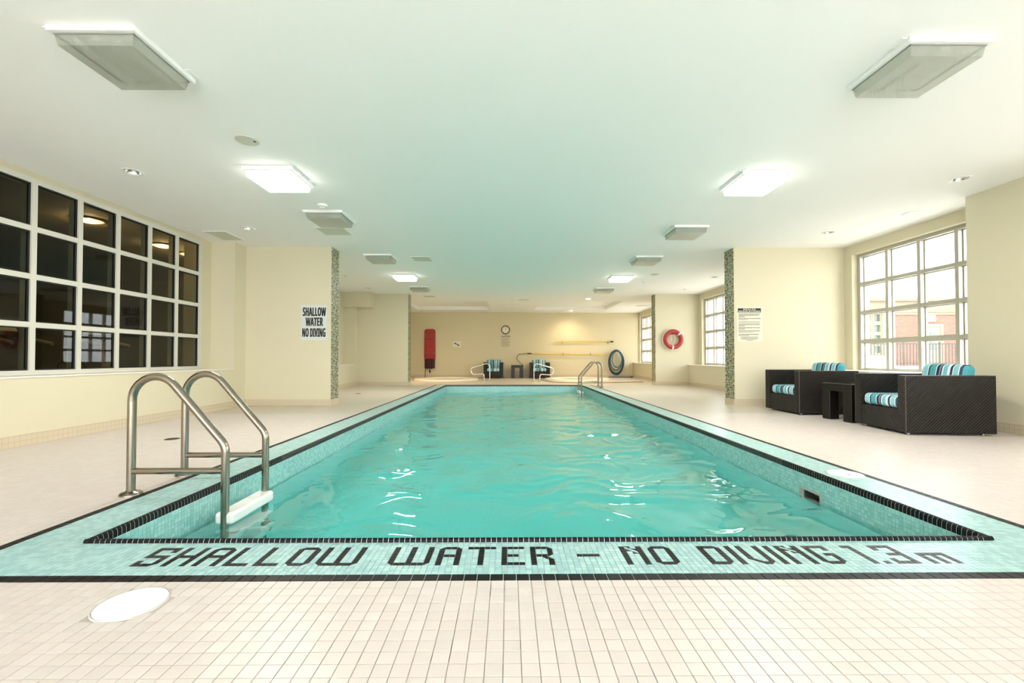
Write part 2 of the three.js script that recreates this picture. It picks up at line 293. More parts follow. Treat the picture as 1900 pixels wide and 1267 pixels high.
  for (let i = 0; i <= nx; i++) rim.push(i); for (let j = 1; j <= nz; j++) rim.push(j * (nx + 1) + nx); for (let i = nx - 1; i >= 0; i--) rim.push(nz * (nx + 1) + i); for (let j = nz - 1; j > 0; j--) rim.push(j * (nx + 1));
  for (const r of rim) v.push(v[3 * r], yb - 0.012, v[3 * r + 2]);
  const c0 = top + rim.length; v.push((x0 + x1) / 2, yb - 0.012, -(d0 + d1) / 2);
  for (let i = 0; i < rim.length; i++) { const n = (i + 1) % rim.length, a = rim[i], b = rim[n], A = top + i, B = top + n; idx.push(a, A, B, a, B, b, A, c0, B); }
  const wg = new THREE.BufferGeometry(); wg.setAttribute('position', new THREE.Float32BufferAttribute(v, 3)); wg.setIndex(idx);
  wg.computeVertexNormals();
  const water = phy('#ffffff', 0.0, { transmission: 1, thickness: 1, ior: 1.333, attenuationColor: new THREE.Color().setRGB(0.20, 0.93, 0.90), attenuationDistance: 3.3 });
  solo('pool_water', wg, water, 'clear turquoise rippling water filling the long pool', 'water', null, 'stuff');
}

// ---------------------------------------------------------------- room shell
const FIN = 8.16, FIN2 = 14.15, FARD = 20.0, LOWR = 5.8, SILL = 0.64;
const RBAY = [{ up: 6.28, win: 6.38, d0: 5.55, d1: FIN }, { up: 6.15, win: 6.25, d0: FIN, d1: FIN2 }, { up: 5.96, win: 6.06, d0: FIN2, d1: FARD }];
{
  // ceiling with two shallow coffers over the whirlpools and holes for the recessed lamps
  const sh = new THREE.Shape(); const X0 = -5.75, X1 = 6.75, D0 = -4.4, D1 = 20.4;
  sh.moveTo(X0, D0); sh.lineTo(X1, D0); sh.lineTo(X1, D1); sh.lineTo(X0, D1); sh.lineTo(X0, D0);
  const cof = [[-3.85, -0.8, 15.95, 18.8], [1.11, 4.16, 15.95, 18.8]];
  for (const [a, b, c, d] of cof) { const h = new THREE.Path(); h.moveTo(a, c); h.lineTo(a, d); h.lineTo(b, d); h.lineTo(b, c); h.lineTo(a, c); sh.holes.push(h); }
  globalThis.CANS = [[-4.16, 4.87], [-4.15, 7.0], [5.2, 4.99], [5.25, 7.15], [-4.13, 11.03], [-4.14, 12.96], [5.245, 11.13], [5.23, 13.07], [2.78, 15.28], [0.13, 15.28], [0.14, 16.85], [0.15, 18.2], [2.72, 19.1], [-3.95, 15.6]];
  for (const [x, d] of CANS) { const h = new THREE.Path(); h.absarc(x, d, 0.088, 0, Math.PI * 2, true); sh.holes.push(h); }
  const g = new THREE.ExtrudeGeometry(sh, { depth: 0.15, bevelEnabled: false, curveSegments: 12 }); g.rotateX(-Math.PI / 2); g.translate(0, CEIL, 0);
  const ceiling = thing('ceiling', 'flat white painted ceiling with two shallow coffers', 'ceiling', [0, 0, 0], 0, null, 'structure');
  part('plaster', metreUV(g), M.ceiling, ceiling);
  part('upper_slab', bd(X0, X1, CEIL + 0.15, CEIL + 0.3, D0, D1), M.ceiling, ceiling);
}
const structure = (name, geo, mat, label, cat = 'wall') => solo(name, geo, mat, label, cat, null, 'structure');
// left side: low wall, window niches, returns
structure('wall_left', [
  bd(-5.5, LW, 0, 0.68, -4.2, 7.83), bd(-5.5, LW, 0.0, CEIL, 7.83, FIN + 0.02),
  bd(-5.5, LWIN - 0.06, 0.68, CEIL, 7.47, 7.83), bd(-5.5, LWIN - 0.06, 2.86, CEIL, -4.2, 7.47), bd(-5.5, LWIN - 0.06, 0.68, CEIL, -4.2, 1.2),
  bd(-5.5, LW, 0, 0.66, FIN + 0.1, 13.9), bd(-5.5, LW, 0, CEIL, 13.9, FIN2 + 0.02), bd(-5.5, -5.2, 0.66, CEIL, FIN + 0.1, 13.9), bd(-5.5, -4.5, 0, CEIL, FIN2 + 0.1, FARD + 0.02),
], M.wall, 'cream wall beside the dark gridded window, stepping in and out');
structure('sill_left', [bd(LWIN - 0.06, LW + 0.012, 0.68, 0.695, 1.2, 7.83)], M.sill, 'thin pale sill under the dark gridded window', 'sill');
structure('sill_alcove', [bd(-5.2, LW + 0.012, 0.66, 0.675, FIN + 0.3, 13.9)], M.sill, 'thin pale sill in the alcove behind the no diving wall', 'sill');
structure('bulkhead', bd(-5.3, -4.31, 2.47, CEIL, 13.75, FIN2 + 0.02), M.wall, 'small cream boxed bulkhead under the ceiling in the alcove', 'bulkhead');
// right side
const near = RBAY[0];
structure('wall_right', [
  bd(LOWR, 6.75, 0, SILL, 5.5, FIN + 0.02), bd(near.up, 6.6, SILL, CEIL, 7.97, FIN + 0.02), bd(near.up, 6.6, 2.76, CEIL, 5.5, 7.97),
  bd(LOWR, 6.75, 0, SILL, FIN + 0.1, FIN2 + 0.02), bd(6.15, 6.6, SILL, CEIL, 13.93, FIN2 + 0.02), bd(6.15, 6.6, 2.745, CEIL, FIN + 0.1, 13.93), bd(6.15, 6.6, SILL, 2.745, FIN + 0.1, 10.44),
  bd(5.66, 6.75, 0, SILL, FIN2 + 0.1, FARD + 0.02), bd(5.96, 6.6, SILL, CEIL, 19.93, FARD + 0.02), bd(5.96, 6.6, 2.72, CEIL, FIN2 + 0.1, 19.93), bd(5.96, 6.6, SILL, 2.72, FIN2 + 0.1, 16.4),
], M.wall, 'cream wall around the tall daylight windows');
structure('wall_pier', [bd(5.86, 6.75, 0, CEIL, 4.15, 5.56), bd(5.86, 6.75, 0, CEIL, -4.2, 0.6), bd(5.86, 6.75, 0, SILL, 0.6, 4.15), bd(5.86, 6.75, 2.76, CEIL, 0.6, 4.15)], M.wall, 'broad plain cream pier beside the nearest daylight window');
structure('sill_right', [bd(LOWR - 0.02, 6.3, SILL, SILL + 0.022, 5.56, FIN)], M.sill, 'pale window sill behind the two big wicker armchairs', 'sill');
structure('sill_middle', [bd(LOWR - 0.02, 6.17, SILL, SILL + 0.022, FIN + 0.33, FIN2)], M.sill, 'pale deep window sill beside the life ring wall', 'sill');
structure('sill_far', [bd(5.64, 5.98, SILL, SILL + 0.022, FIN2 + 0.4, FARD)], M.sill, 'pale window sill in the whirlpool corner', 'sill');
structure('wall_far', bd(-5.5, 6.75, 0, CEIL, FARD, FARD + 0.2), M.farWall, 'warm beige end wall with clock and rescue board');
// rear of the room, out of the frame: wall with a window band that lights the near deck
structure('wall_rear', [bd(-5.6, 6.75, 0, 0.1, -4.2, -4.0), bd(-5.6, 6.75, 2.84, CEIL, -4.2, -4.0), bd(-5.6, -4.7, 0.1, 2.84, -4.2, -4.0), bd(5.6, 6.75, 0.1, 2.84, -4.2, -4.0)], M.wall, 'plain cream wall, out of view, with a wide window behind the pool end');
// fin walls with pebble-clad ends
function finWall(name, x0, x1, d, label) {                // x1 is the free end
  const g = thing(name, label, 'wall', [0, 0, 0], 0, null, 'structure'), s = Math.sign(x0 - x1), th = 0.34;
  part('plaster', bd(Math.min(x0, x1 + s * 0.012), Math.max(x0, x1 + s * 0.012), 0.1, CEIL, d, d + th), M.wall, g);
  part('pebble_panel', bd(Math.min(x1, x1 + s * 0.012), Math.max(x1, x1 + s * 0.012), 0.115, CEIL, d + 0.006, d + th - 0.006), M.pebble, g);
  part('tile_base', bd(Math.min(x0, x1 - s * 0.006), Math.max(x0, x1 - s * 0.006), 0, 0.115, d - 0.008, d + th + 0.008), M.baseTile, g);
}
finWall('wall_fin', -4.9, -3.275, FIN, 'cream fin wall carrying the shallow water sign, pebble-clad end');
finWall('wall_fin', 6.6, 4.2, FIN, 'cream fin wall carrying the health regulations sign, pebble-clad end');
finWall('wall_fin', -4.9, -3.215, FIN2, 'plain cream fin wall before the far whirlpool, pebble-clad end');
finWall('wall_fin', 6.6, 4.73, FIN2, 'cream fin wall carrying the red life ring, pebble-clad end');
// tile baseboards
structure('baseboard_left', [bd(LW, LW + 0.012, 0, 0.115, -4.0, FIN), bd(LW, LW + 0.012, 0, 0.115, FIN + 0.35, FIN2), bd(-4.5, -4.488, 0, 0.115, FIN2 + 0.35, FARD)], M.baseTile, 'low tiled baseboard along the wall under the dark window', 'baseboard');
structure('baseboard_right', [bd(LOWR - 0.012, LOWR, 0, 0.115, 5.56, FIN), bd(LOWR - 0.012, LOWR, 0, 0.115, FIN + 0.35, FIN2), bd(5.648, 5.66, 0, 0.115, FIN2 + 0.35, FARD), bd(5.848, 5.86, 0, 0.115, -4.0, 5.572)], M.baseTile, 'low tiled baseboard along the daylight window wall', 'baseboard');
structure('baseboard_far', bd(-4.5, 5.66, 0, 0.115, FARD - 0.012, FARD), M.baseTile, 'low tiled baseboard along the beige end wall', 'baseboard');

structure('added_eave', bd(6.6, 7.15, 2.98, 3.2, -4.2, 20.4), std('#c9c3b6', 0.8), 'added shallow eave, out of view above the daylight windows, cutting their skylight', 'eave');  // added out of view to cut skylight through the daylight windows
// ---------------------------------------------------------------- windows
// a gridded window in the plane x = X; s = +1 when the outside lies towards +x
function gridWindow(name, label, X, d0, d1, y0, y1, nc, nr, s, glass, frame, fw = 0.055, depth = 0.11, set = 0.72, bead = frame) {
  const g = thing(name, label, 'window', [0, 0, 0], 0, null, 'structure');
  const xa = s > 0 ? X : X - depth, xb = s > 0 ? X + depth : X, gx = s > 0 ? X + depth * set : X - depth * set, h = fw / 2;
  const cd = k => d0 + (d1 - d0) * k / nc, ry = k => y0 + (y1 - y0) * k / nr;
  part('frame', [bd(xa, xb, y0 - h, y0 + h, d0 - h, d1 + h), bd(xa, xb, y1 - h, y1 + h, d0 - h, d1 + h), bd(xa, xb, y0 + h, y1 - h, d0 - h, d0 + h), bd(xa, xb, y0 + h, y1 - h, d1 - h, d1 + h)], frame, g);
  for (let k = 1; k < nc; k++) part('mullion', bd(xa, xb, y0 + h, y1 - h, cd(k) - h, cd(k) + h), frame, g);
  for (let r = 1; r < nr; r++) part('rail', bd(xa + 0.002, xb - 0.002, ry(r) - h, ry(r) + h, d0 + h, d1 - h), frame, g);
  for (let k = 0; k < nc; k++) for (let r = 0; r < nr; r++) {
    const a = cd(k) + h, b = cd(k + 1) - h, c = ry(r) + h, d = ry(r + 1) - h, q = 0.014, xq = gx - q, xw = gx + q;
    const pane = part('pane', bd(gx - 0.003, gx + 0.003, c, d, a, b), glass, g);
    part('glazing_bead', [bd(xq, xw, c, c + q, a, b), bd(xq, xw, d - q, d, a, b), bd(xq, xw, c + q, d - q, a, a + q), bd(xq, xw, c + q, d - q, b - q, b)], bead, pane);
  }
  return g;
}
gridWindow('window_1', 'long dark interior window with pale grid, looking into the gym', LWIN, 7.475 - 0.5225 * 12, 7.475, 0.715, 2.83, 12, 4, -1, M.glassDimTint, M.aluLight, 0.058, 0.12, 0.26, M.gasket);
gridWindow('window_2', 'tall gridded daylight window behind the two big wicker armchairs', near.win, 7.95 - 4 * 0.585, 7.93, 0.66, 2.735, 4, 4, 1, M.glass, M.alu);
gridWindow('window_3', 'tall gridded daylight window beside the life ring wall', 6.25, 13.9 - 6 * 0.575, 13.9, 0.68, 2.72, 6, 4, 1, M.glass, M.alu);
gridWindow('window_4', 'tall gridded daylight window in the whirlpool corner', 6.06, 19.9 - 6 * 0.575, 19.9, 0.68, 2.695, 6, 4, 1, M.glass, M.alu);
gridWindow('window_5', 'unseen gridded daylight window past the plain pier, lighting the near deck', 6.3, 0.65, 4.1, 0.67, 2.73, 6, 4, 1, M.glass, M.alu);  // out of view, placed to bring daylight onto the near deck
{
  const g = thing('window_6', 'unseen wide gridded daylight window behind the near deck, lighting deck and ceiling', 'window', [0, 0, 0], 0, null, 'structure'), y0 = 0.1, y1 = 2.84, x0 = -4.7, x1 = 5.6, n = 10, h = 0.03;  // out of view, sized to brighten the near deck and ceiling
  part('frame', [bd(x0, x1, y0, y0 + 0.06, -4.15, -4.05), bd(x0, x1, y1 - 0.06, y1, -4.15, -4.05)], M.alu, g);
  for (let k = 0; k <= n; k++) { const x = x0 + (x1 - x0) * k / n; part('mullion', bd(x - h, x + h, y0, y1, -4.15, -4.05), M.alu, g); if (k < n) part('pane', bd(x + h, x + (x1 - x0) / n - h, y0 + 0.06, y1 - 0.06, -4.105, -4.1), M.glass, g); }
}

// ---------------------------------------------------------------- ceiling fittings
const FIT = { left: [2.7, 4.69, 6.1, 8.665, 10.73, 12.57], right: [2.755, 4.76, 6.75, 8.79, 10.845, 12.78] };
const lensOff = phy('#dfe1da', 0.3, { transmission: 0.82, ior: 1.4, bumpMap: dataTex(64, (u, v) => 0.5 + 0.5 * Math.sin(u * 6.2832 * 8) * Math.sin(v * 6.2832 * 8), false, 8), bumpScale: 0.002 });
const lensOn = std('#ffffff', 0.5, { emissive: new THREE.Color(1, 0.98, 0.9), emissiveIntensity: 2.6 });
const tubeOff = std('#f2f2ee', 0.4), tubeOn = std('#ffffff', 0.4, { emissive: 0xffffff, emissiveIntensity: 2 });
const panMat = std('#e9e8e2', 0.35);
const WX = 0.55, LD = 0.54;
function fitting(xc, d, lit, label) {
  const g = thing('ceiling_light', label, 'ceiling light', [xc, CEIL, -(d + LD / 2)], 0, lit ? 'lit fluorescent ceiling lights' : 'switched-off fluorescent ceiling lights');
  const w = WX / 2, l = LD / 2;
  part('base_plate', [rb(WX, 0.035, LD, 0.006, 0, -0.0175, 0), bx(-w - 0.035, -w, -0.006, 0, l - 0.12, l - 0.02), bx(w, w + 0.035, -0.006, 0, -l + 0.02, -l + 0.12)], M.whitePlastic, g);
  // wraparound lens: shallow tray with sloping sides, open at the top
  const a = w - 0.03, b = l - 0.03, a2 = a - 0.012, b2 = b - 0.012, y0 = -0.036, y1 = -0.105, v = [], id = [];
  v.push(-a, y0, -b, a, y0, -b, a, y0, b, -a, y0, b, -a2, y1, -b2, a2, y1, -b2, a2, y1, b2, -a2, y1, b2);
  for (let i = 0; i < 4; i++) { const n = (i + 1) % 4; id.push(i, n, 4 + n, i, 4 + n, 4 + i); } id.push(4, 5, 6, 4, 6, 7);
  let lg = new THREE.BufferGeometry(); lg.setAttribute('position', new THREE.Float32BufferAttribute(v, 3)); lg.setIndex(id); lg = lg.toNonIndexed(); lg.computeVertexNormals();
  const lens = part('lens', metreUV(lg), lit ? lensOn : lensOff, g);
  part('lens_rim', [bx(-a - 0.004, a + 0.004, -0.041, -0.035, b - 0.004, b + 0.004), bx(-a - 0.004, a + 0.004, -0.041, -0.035, -b - 0.004, -b + 0.004), bx(-a - 0.004, -a + 0.004, -0.041, -0.035, -b, b), bx(a - 0.004, a + 0.004, -0.041, -0.035, -b, b)], std('#8d8f88', 0.5), lens);
  if (!lit) {
    part('reflector', [bx(-0.03, 0.03, -0.066, -0.036, -b + 0.02, b - 0.02)], panMat, g);
    for (const s of [-1, 1]) part('lamp_tube', rod([s * 0.13, -0.062, -b + 0.03], [s * 0.13, -0.062, b - 0.03], 0.013, 12), tubeOff, g);
  } else {
    const light = new THREE.RectAreaLight(LAMP_COLOR, LAMP_RADIANCE, 2 * a2, 2 * b2);
    light.position.set(0, y1 - 0.004, 0); light.rotation.x = -Math.PI / 2; g.add(light);
  }
  return g;
}
FIT.left.forEach((d, i) => fitting(-2.588, d, i === 1 || i === 4, [
  'switched-off box ceiling light above the near pool ladder', 'glowing box ceiling light behind the small round ceiling cover', 'switched-off box ceiling light beside the smoke detector', 'switched-off box ceiling light just past the no diving sign wall', 'glowing box ceiling light before the plain fin wall', 'switched-off box ceiling light at the plain fin wall'][i]));
FIT.right.forEach((d, i) => fitting(2.843, d, i === 1 || i === 4, [
  'switched-off box ceiling light above the skimmer lid side of the pool', 'glowing box ceiling light on the armchair side of the pool', 'switched-off box ceiling light before the health regulations wall', 'switched-off box ceiling light just past the health regulations wall', 'glowing box ceiling light before the life ring wall', 'switched-off box ceiling light at the life ring wall'][i]));
// recessed downlights; the last is out of view, placed to light the whirlpool
const canLabels = ['chrome recessed downlight before the dark gridded window', 'chrome recessed downlight near the ceiling hatch by the dark window', 'chrome recessed downlight beside the plain cream pier', 'chrome recessed downlight near the health regulations wall', 'small recessed downlight in the alcove mouth', 'small recessed downlight before the alcove bulkhead', 'small recessed downlight before the middle daylight window', 'small recessed downlight before the life ring wall', 'warm glowing downlight before the coffer on the window side', 'small recessed downlight between the coffers, first of three', 'small recessed downlight between the coffers, second of three', 'small recessed downlight between the coffers, third of three', 'warm glowing downlight above the yellow poles', 'unseen warm downlight behind the plain fin wall, placed to light the whirlpool'];
CANS.forEach(([x, d], i) => {
  const lit = i === 12 || i === 8 || i === 13, g = thing('downlight', canLabels[i], 'downlight', [x, CEIL, -d], 0, 'recessed downlights');
  part('trim_ring', lathe([[0.078, 0.004], [0.08, -0.006], [0.1, -0.007], [0.108, -0.003], [0.108, 0.0]], 28), M.whitePlastic, g);
  part('reflector', lathe([[0.084, 0.0], [0.078, 0.03], [0.06, 0.09], [0.03, 0.125], [0.0, 0.13]], 28), M.chrome, g);
  const bulb = new THREE.SphereGeometry(0.03, 14, 10); bulb.translate(0, 0.085, 0);
  part('bulb', bulb, lit ? std('#fff2d8', 0.4, { emissive: new THREE.Color(1, 0.75, 0.42), emissiveIntensity: 8 }) : std('#d9d6cc', 0.3), g);
  if (lit) { const l = new THREE.SpotLight(new THREE.Color(1, 0.78, 0.5), i === 12 ? 4 : 13, 0, 1.3, 1, 2); l.position.set(0, 0.03, 0); l.target.position.set(i === 13 ? 1.4 : 0, -2, i === 12 ? -0.35 : -0.9); l.castShadow = true; l.shadow.radius = 2; g.add(l, l.target); }
});
// ceiling covers, hatches and diffusers
{
  const c = thing('ceiling_cover', 'round flat grey cover disc on the ceiling before the glowing light', 'cover', [-2.475, CEIL, -4.15]);
  part('disc', lathe([[0, -0.008], [0.098, -0.008], [0.103, -0.004], [0.103, 0]], 40), M.grayPlastic, c);
  part('keyhole', lathe([[0, -0.0105], [0.012, -0.0105], [0.013, -0.008]], 12).translate(0.065, 0, -0.01), M.darkMetal, c);
  const s = thing('ceiling_speaker', 'round white speaker cover on the ceiling before the daylight window', 'speaker', [5.763, CEIL, -6.18]);
  part('grille', lathe([[0, -0.018], [0.07, -0.016], [0.11, -0.009], [0.118, -0.004]], 40), M.white, s);
  part('rim', lathe([[0.112, -0.009], [0.127, -0.007], [0.13, 0]], 40), M.whitePlastic, s);
  const k = thing('smoke_detector', 'white domed smoke detector beside a switched-off ceiling light', 'smoke detector', [-2.5, CEIL, -5.9]);
  part('housing', lathe([[0, -0.05], [0.03, -0.048], [0.045, -0.035], [0.06, -0.022], [0.065, 0]], 28), M.whitePlastic, k);
  part('vent_ring', lathe([[0.046, -0.036], [0.052, -0.033], [0.052, -0.029], [0.049, -0.028]], 28), std('#a8a79c', 0.6), k);
  const s2 = thing('ceiling_speaker', 'small flat round speaker cover past the health regulations wall', 'speaker', [3.6, CEIL, -10.775]);
  part('grille', lathe([[0, -0.012], [0.09, -0.01], [0.1, -0.004], [0.1, 0]], 28), M.grayPlastic, s2);
  const sp = thing('sprinkler', 'small ceiling sprinkler before the life ring wall', 'sprinkler', [3.6, CEIL, -11.67]);
  part('escutcheon', lathe([[0.012, -0.02], [0.04, -0.006], [0.042, 0]], 20), M.whitePlastic, sp); part('head', lathe([[0, -0.055], [0.016, -0.052], [0.018, -0.048], [0.006, -0.044], [0.006, -0.015]], 16), M.chrome, sp);
}
function hatch(x0, x1, d0, d1, mat, label) {
  const g = thing('ceiling_hatch', label, 'ceiling panel', [(x0 + x1) / 2, CEIL, -(d0 + d1) / 2]), w = (x1 - x0) / 2, l = (d1 - d0) / 2, e = 0.018;
  part('door_panel', bx(-w + e, w - e, -0.006, 0, -l + e, l - e), mat, g);
  part('frame', [bx(-w, w, -0.009, 0, -l, -l + e), bx(-w, w, -0.009, 0, l - e, l), bx(-w, -w + e, -0.009, 0, -l + e, l - e), bx(w - e, w, -0.009, 0, -l + e, l - e)], M.whitePlastic, g);
}
const hatchMat = std('#d3d6c2', 0.6);
hatch(-3.07, -2.6, 6.93, 7.36, hatchMat, 'flat pale ceiling hatch right behind a switched-off light');
hatch(-2.0, -1.6, 8.9, 9.34, hatchMat, 'flat pale ceiling hatch alone towards the middle of the pool hall');
hatch(-4.98, -4.6, 7.14, 7.68, hatchMat, 'flat pale ceiling hatch at the corner above the dark window');
hatch(-2.85, -2.45, 14.5, 14.9, hatchMat, 'flat pale ceiling hatch before the whirlpool coffer');
hatch(0.33, 0.73, 15.35, 15.65, hatchMat, 'flat pale ceiling hatch between the two coffers');
hatch(5.05, 5.6, 17.1, 17.5, hatchMat, 'flat pale ceiling hatch in the whirlpool window corner');

// ---------------------------------------------------------------- pool ladders
function ladder(label, x, s, dA, dB) {                       // s = +1: the pool lies towards +x
  const g = thing('pool_ladder', label, 'pool ladder', [x, 0, -(dA + dB) / 2]), half = (dB - dA) / 2, U = 0.605;
  for (const z of [-half, half]) {
    const rail = part('handrail', tube(fillet([[0, 0.0, z], [0, 1.019, z], [s * U, 1.019 - 1.166 * U, z], [s * U, -0.95, z]], [0.153, 0.13]), 0.0245, 140, 14), M.steel, g);
    part('flange', lathe([[0.026, 0.03], [0.03, 0.022], [0.055, 0.016], [0.062, 0.006], [0.062, 0]], 24).translate(0, 0, z), M.steel, rail);
    part('crossbar', rod([0, 0.15, z], [s * U, 0.15, z], 0.02, 14), M.steel, g);
  }
  for (const y of [-0.155, -0.45, -0.74]) {
    part('step', rb(0.12, 0.075, dB - dA + 0.03, 0.02, s * (U + 0.0), y, 0, 4), M.whitePlastic, g);
  }
  return g;
}
ladder('steel pool ladder with white step beside the tiled lettering', -2.435, 1, 2.87, 3.34);
ladder('steel pool ladder at the far pool corner before the yellow poles', 2.77, -1, 13.05, 13.55);

// whirlpools with their bent rails
function whirlpool(x, d, r, label) {
  const g = thing('whirlpool', label, 'whirlpool', [x, 0, -d]);
  part('tile_curb', lathe([[r, 0], [r, 0.05], [r - 0.02, 0.06], [r - 0.26, 0.06], [r - 0.28, 0.045], [r - 0.28, 0.012]], 56), std('#f3ead6', 0.35), g);
  part('water', lathe([[0, 0.03], [r - 0.275, 0.03]], 56), phy('#a9d8cc', 0.05), g);
}
whirlpool(-2.5, 17.75, 1.28, 'round whirlpool with pale raised rim below the red rescue board');
whirlpool(2.75, 17.75, 1.28, 'round whirlpool with pale raised rim below the yellow poles');
function tubRail(x, s, d, label) {
  const g = thing('grab_rail', label, 'grab rail', [x, 0, -d]);
  part('rail', tube(fillet([[0, 0, 0], [0, 0.7, 0], [s * 0.78, 0.47, 0], [s * 0.66, 0.24, 0], [s * 0.23, 0.27, 0], [s * 0.21, 0, 0]], [0.13, 0.1, 0.09, 0.07]), 0.021, 120, 10), std('#d9d5ca', 0.25, { metalness: 0.9 }), g);
  for (const u of [0, s * 0.21]) part('flange', lathe([[0.022, 0.02], [0.05, 0.012], [0.05, 0]], 18).translate(u, 0, 0), M.steel, g);
}
tubRail(-0.72, -1, 17.0, 'bent steel grab rail at the whirlpool by the rescue board');
tubRail(0.955, 1, 16.5, 'bent steel grab rail at the whirlpool by the yellow poles');

// ---------------------------------------------------------------- skimmer lids and drains
function lid(x, d, r, slot, label) {
  const g = thing('skimmer_lid', label, 'lid', [x, 0, -d]);
  part('collar', lathe([[r, 0.001], [r + 0.002, 0.0015], [r + 0.005, 0.0015], [r + 0.006, -0.004]], 48), std('#c9c6c0', 0.5), g);
  const cap = part('cover', lathe([[0, 0.006], [r - 0.012, 0.006], [r - 0.003, 0.003], [r - 0.001, -0.004]], 48), std('#eeedf2', 0.4), g);
  if (slot) part('finger_slot', bx(-0.014, 0.014, 0.0055, 0.0068, r * 0.35 - 0.005, r * 0.35 + 0.005), M.darkMetal, cap);
}
lid(-1.352, 1.605, 0.108, false, 'round white skimmer lid set in the cream deck before the lettering');
lid(2.555, 3.335, 0.118, true, 'round white skimmer lid set in the teal pool edge');
for (const [x, d, t] of [[-3.65, 4.82, 'small dark floor drain on the deck beyond the near ladder'], [-3.71, 10.9, 'small dark floor drain in front of the alcove']]) {
  const g = thing('floor_drain', t, 'drain', [x, 0, -d]);
  part('rim', lathe([[0.05, 0.002], [0.054, 0.004], [0.068, 0.004], [0.072, 0]], 28), std('#5a554a', 0.4, { metalness: 0.6 }), g);
  part('grate', lathe([[0, 0.003], [0.05, 0.003]], 24), M.darkMetal, g);
  for (let k = -2; k <= 2; k++) part('bar', bx(-0.045 + Math.abs(k) * 0.006, 0.045 - Math.abs(k) * 0.006, 0.003, 0.005, k * 0.018 - 0.003, k * 0.018 + 0.003), std('#6b6557', 0.4, { metalness: 0.6 }), g);
}

// ---------------------------------------------------------------- wicker armchairs and tables
function stripeUV(g, s = 0.42) { const p = g.attributes.position, uv = g.attributes.uv; for (let i = 0; i < p.count; i++) uv.setXY(i, (p.getZ(i) + 0.31) / s, (p.getX(i) + p.getY(i)) * 0.5); return g; }
function armchair() {                                       // faces -x, base centre at the origin
  const g = thing('wicker_armchair', '', 'armchair'), D = 0.475, Wd = 0.425, a = 0.12, Ht = 0.68;
  part('seat_base', rb(2 * D - 0.02, 0.26, 2 * Wd - 0.02, 0.01, 0, 0.155, 0), M.wicker, g);
  for (const s of [-1, 1]) {
    const arm = part('arm', rb(2 * D, Ht - 0.025, a, 0.012, 0, (Ht + 0.025) / 2, s * (Wd - a / 2)), M.wicker, g);
    part('edge_piping', [rod([-D + 0.005, 0.03, s * Wd - s * 0.006], [-D + 0.005, Ht - 0.005, s * Wd - s * 0.006], 0.0055, 6), rod([-D + 0.006, Ht - 0.004, s * Wd - s * 0.006], [D - 0.006, Ht - 0.004, s * Wd - s * 0.006], 0.0055, 6)], M.wickerEdge, arm);
  }
  part('backrest', rb(0.13, Ht - 0.03, 2 * Wd - 2 * a + 0.02, 0.012, D - 0.07, (Ht + 0.02) / 2, 0), M.wicker, g);
  for (const x of [-1, 1]) for (const z of [-1, 1]) part('foot', cyl(0.02, 0.02, 0.03, x * (D - 0.08), 0, z * (Wd - 0.08), 12), std('#9c9890', 0.3, { metalness: 0.8 }), g);
  const seat = part('seat_cushion', stripeUV(rb(0.80, 0.145, 0.6, 0.055, -0.06, 0.36, 0, 5)), M.stripe, g);
  const bc = rb(0.16, 0.40, 0.6, 0.065, 0, 0.2, 0, 5); stripeUV(bc); bc.rotateZ(-0.2); bc.translate(0.255, 0.41, 0); part('back_cushion', bc, M.stripe, g);
  return g;
}
const chair = armchair();
function seat(label, x, d, turn, group) { const c = seat.first ? (() => { const k = chair.clone(); k.name = numbered('wicker_armchair'); scene.add(k); return k; })() : chair; seat.first = true; c.position.set(x, 0, -d); c.rotation.y = turn; c.userData = { label, category: 'armchair', group }; }
seat('dark wicker armchair with striped cushions beside the plain cream pier', 5.04, 5.36, -0.10, 'wicker armchairs by the daylight window');
seat('dark wicker armchair with striped cushions near the health regulations sign', 4.93, 7.17, 0.03, 'wicker armchairs by the daylight window');
seat('dark wicker armchair with striped cushions below the wall clock', -0.655, 19.5, Math.PI / 2, 'wicker armchairs at the end wall');
seat('dark wicker armchair with striped cushions below the crook pole', 1.375, 19.5, Math.PI / 2, 'wicker armchairs at the end wall');
function sideTable(label, x, d, turn, group, h) {
  const g = thing('side_table', label, 'side table', [x, 0, -d], turn, group), w = 0.26, l = 0.145;
  part('table_top', rb(2 * w, 0.11, 2 * w, 0.012, 0, h - 0.055, 0), M.darkGlossy, g);
  for (const a of [-1, 1]) for (const b of [-1, 1]) part('leg', rb(l, h - 0.10, l, 0.012, a * (w - l / 2), (h - 0.10) / 2, b * (w - l / 2)), M.darkGlossy, g);
  for (const b of [-1, 1]) { const s = new THREE.Shape(); s.moveTo(-w + l, 0); s.lineTo(-w + l, -0.05); s.quadraticCurveTo(-w + l, 0, -w + l + 0.05, 0); s.lineTo(-w + l, 0); for (const a of [1, -1]) { const e = new THREE.ExtrudeGeometry(s, { depth: l - 0.02, bevelEnabled: false, curveSegments: 5 }); if (a < 0) e.scale(-1, 1, -1); e.translate(0, h - 0.108, b * (w - l / 2) - a * (l - 0.02) / 2); part('leg_bracket', metreUV(e), M.darkGlossy, g); } }
  part('glass_inset', rb(2 * w - 0.03, 0.008, 2 * w - 0.03, 0.003, 0, h + 0.002, 0), phy('#3a3632', 0.06), g);
}
sideTable('dark square side table between the two big wicker armchairs', 4.87, 6.18, 0.05, null, 0.52);
sideTable('dark square side table between the armchairs at the end wall', 0.385, 19.4, 0, null, 0.56);

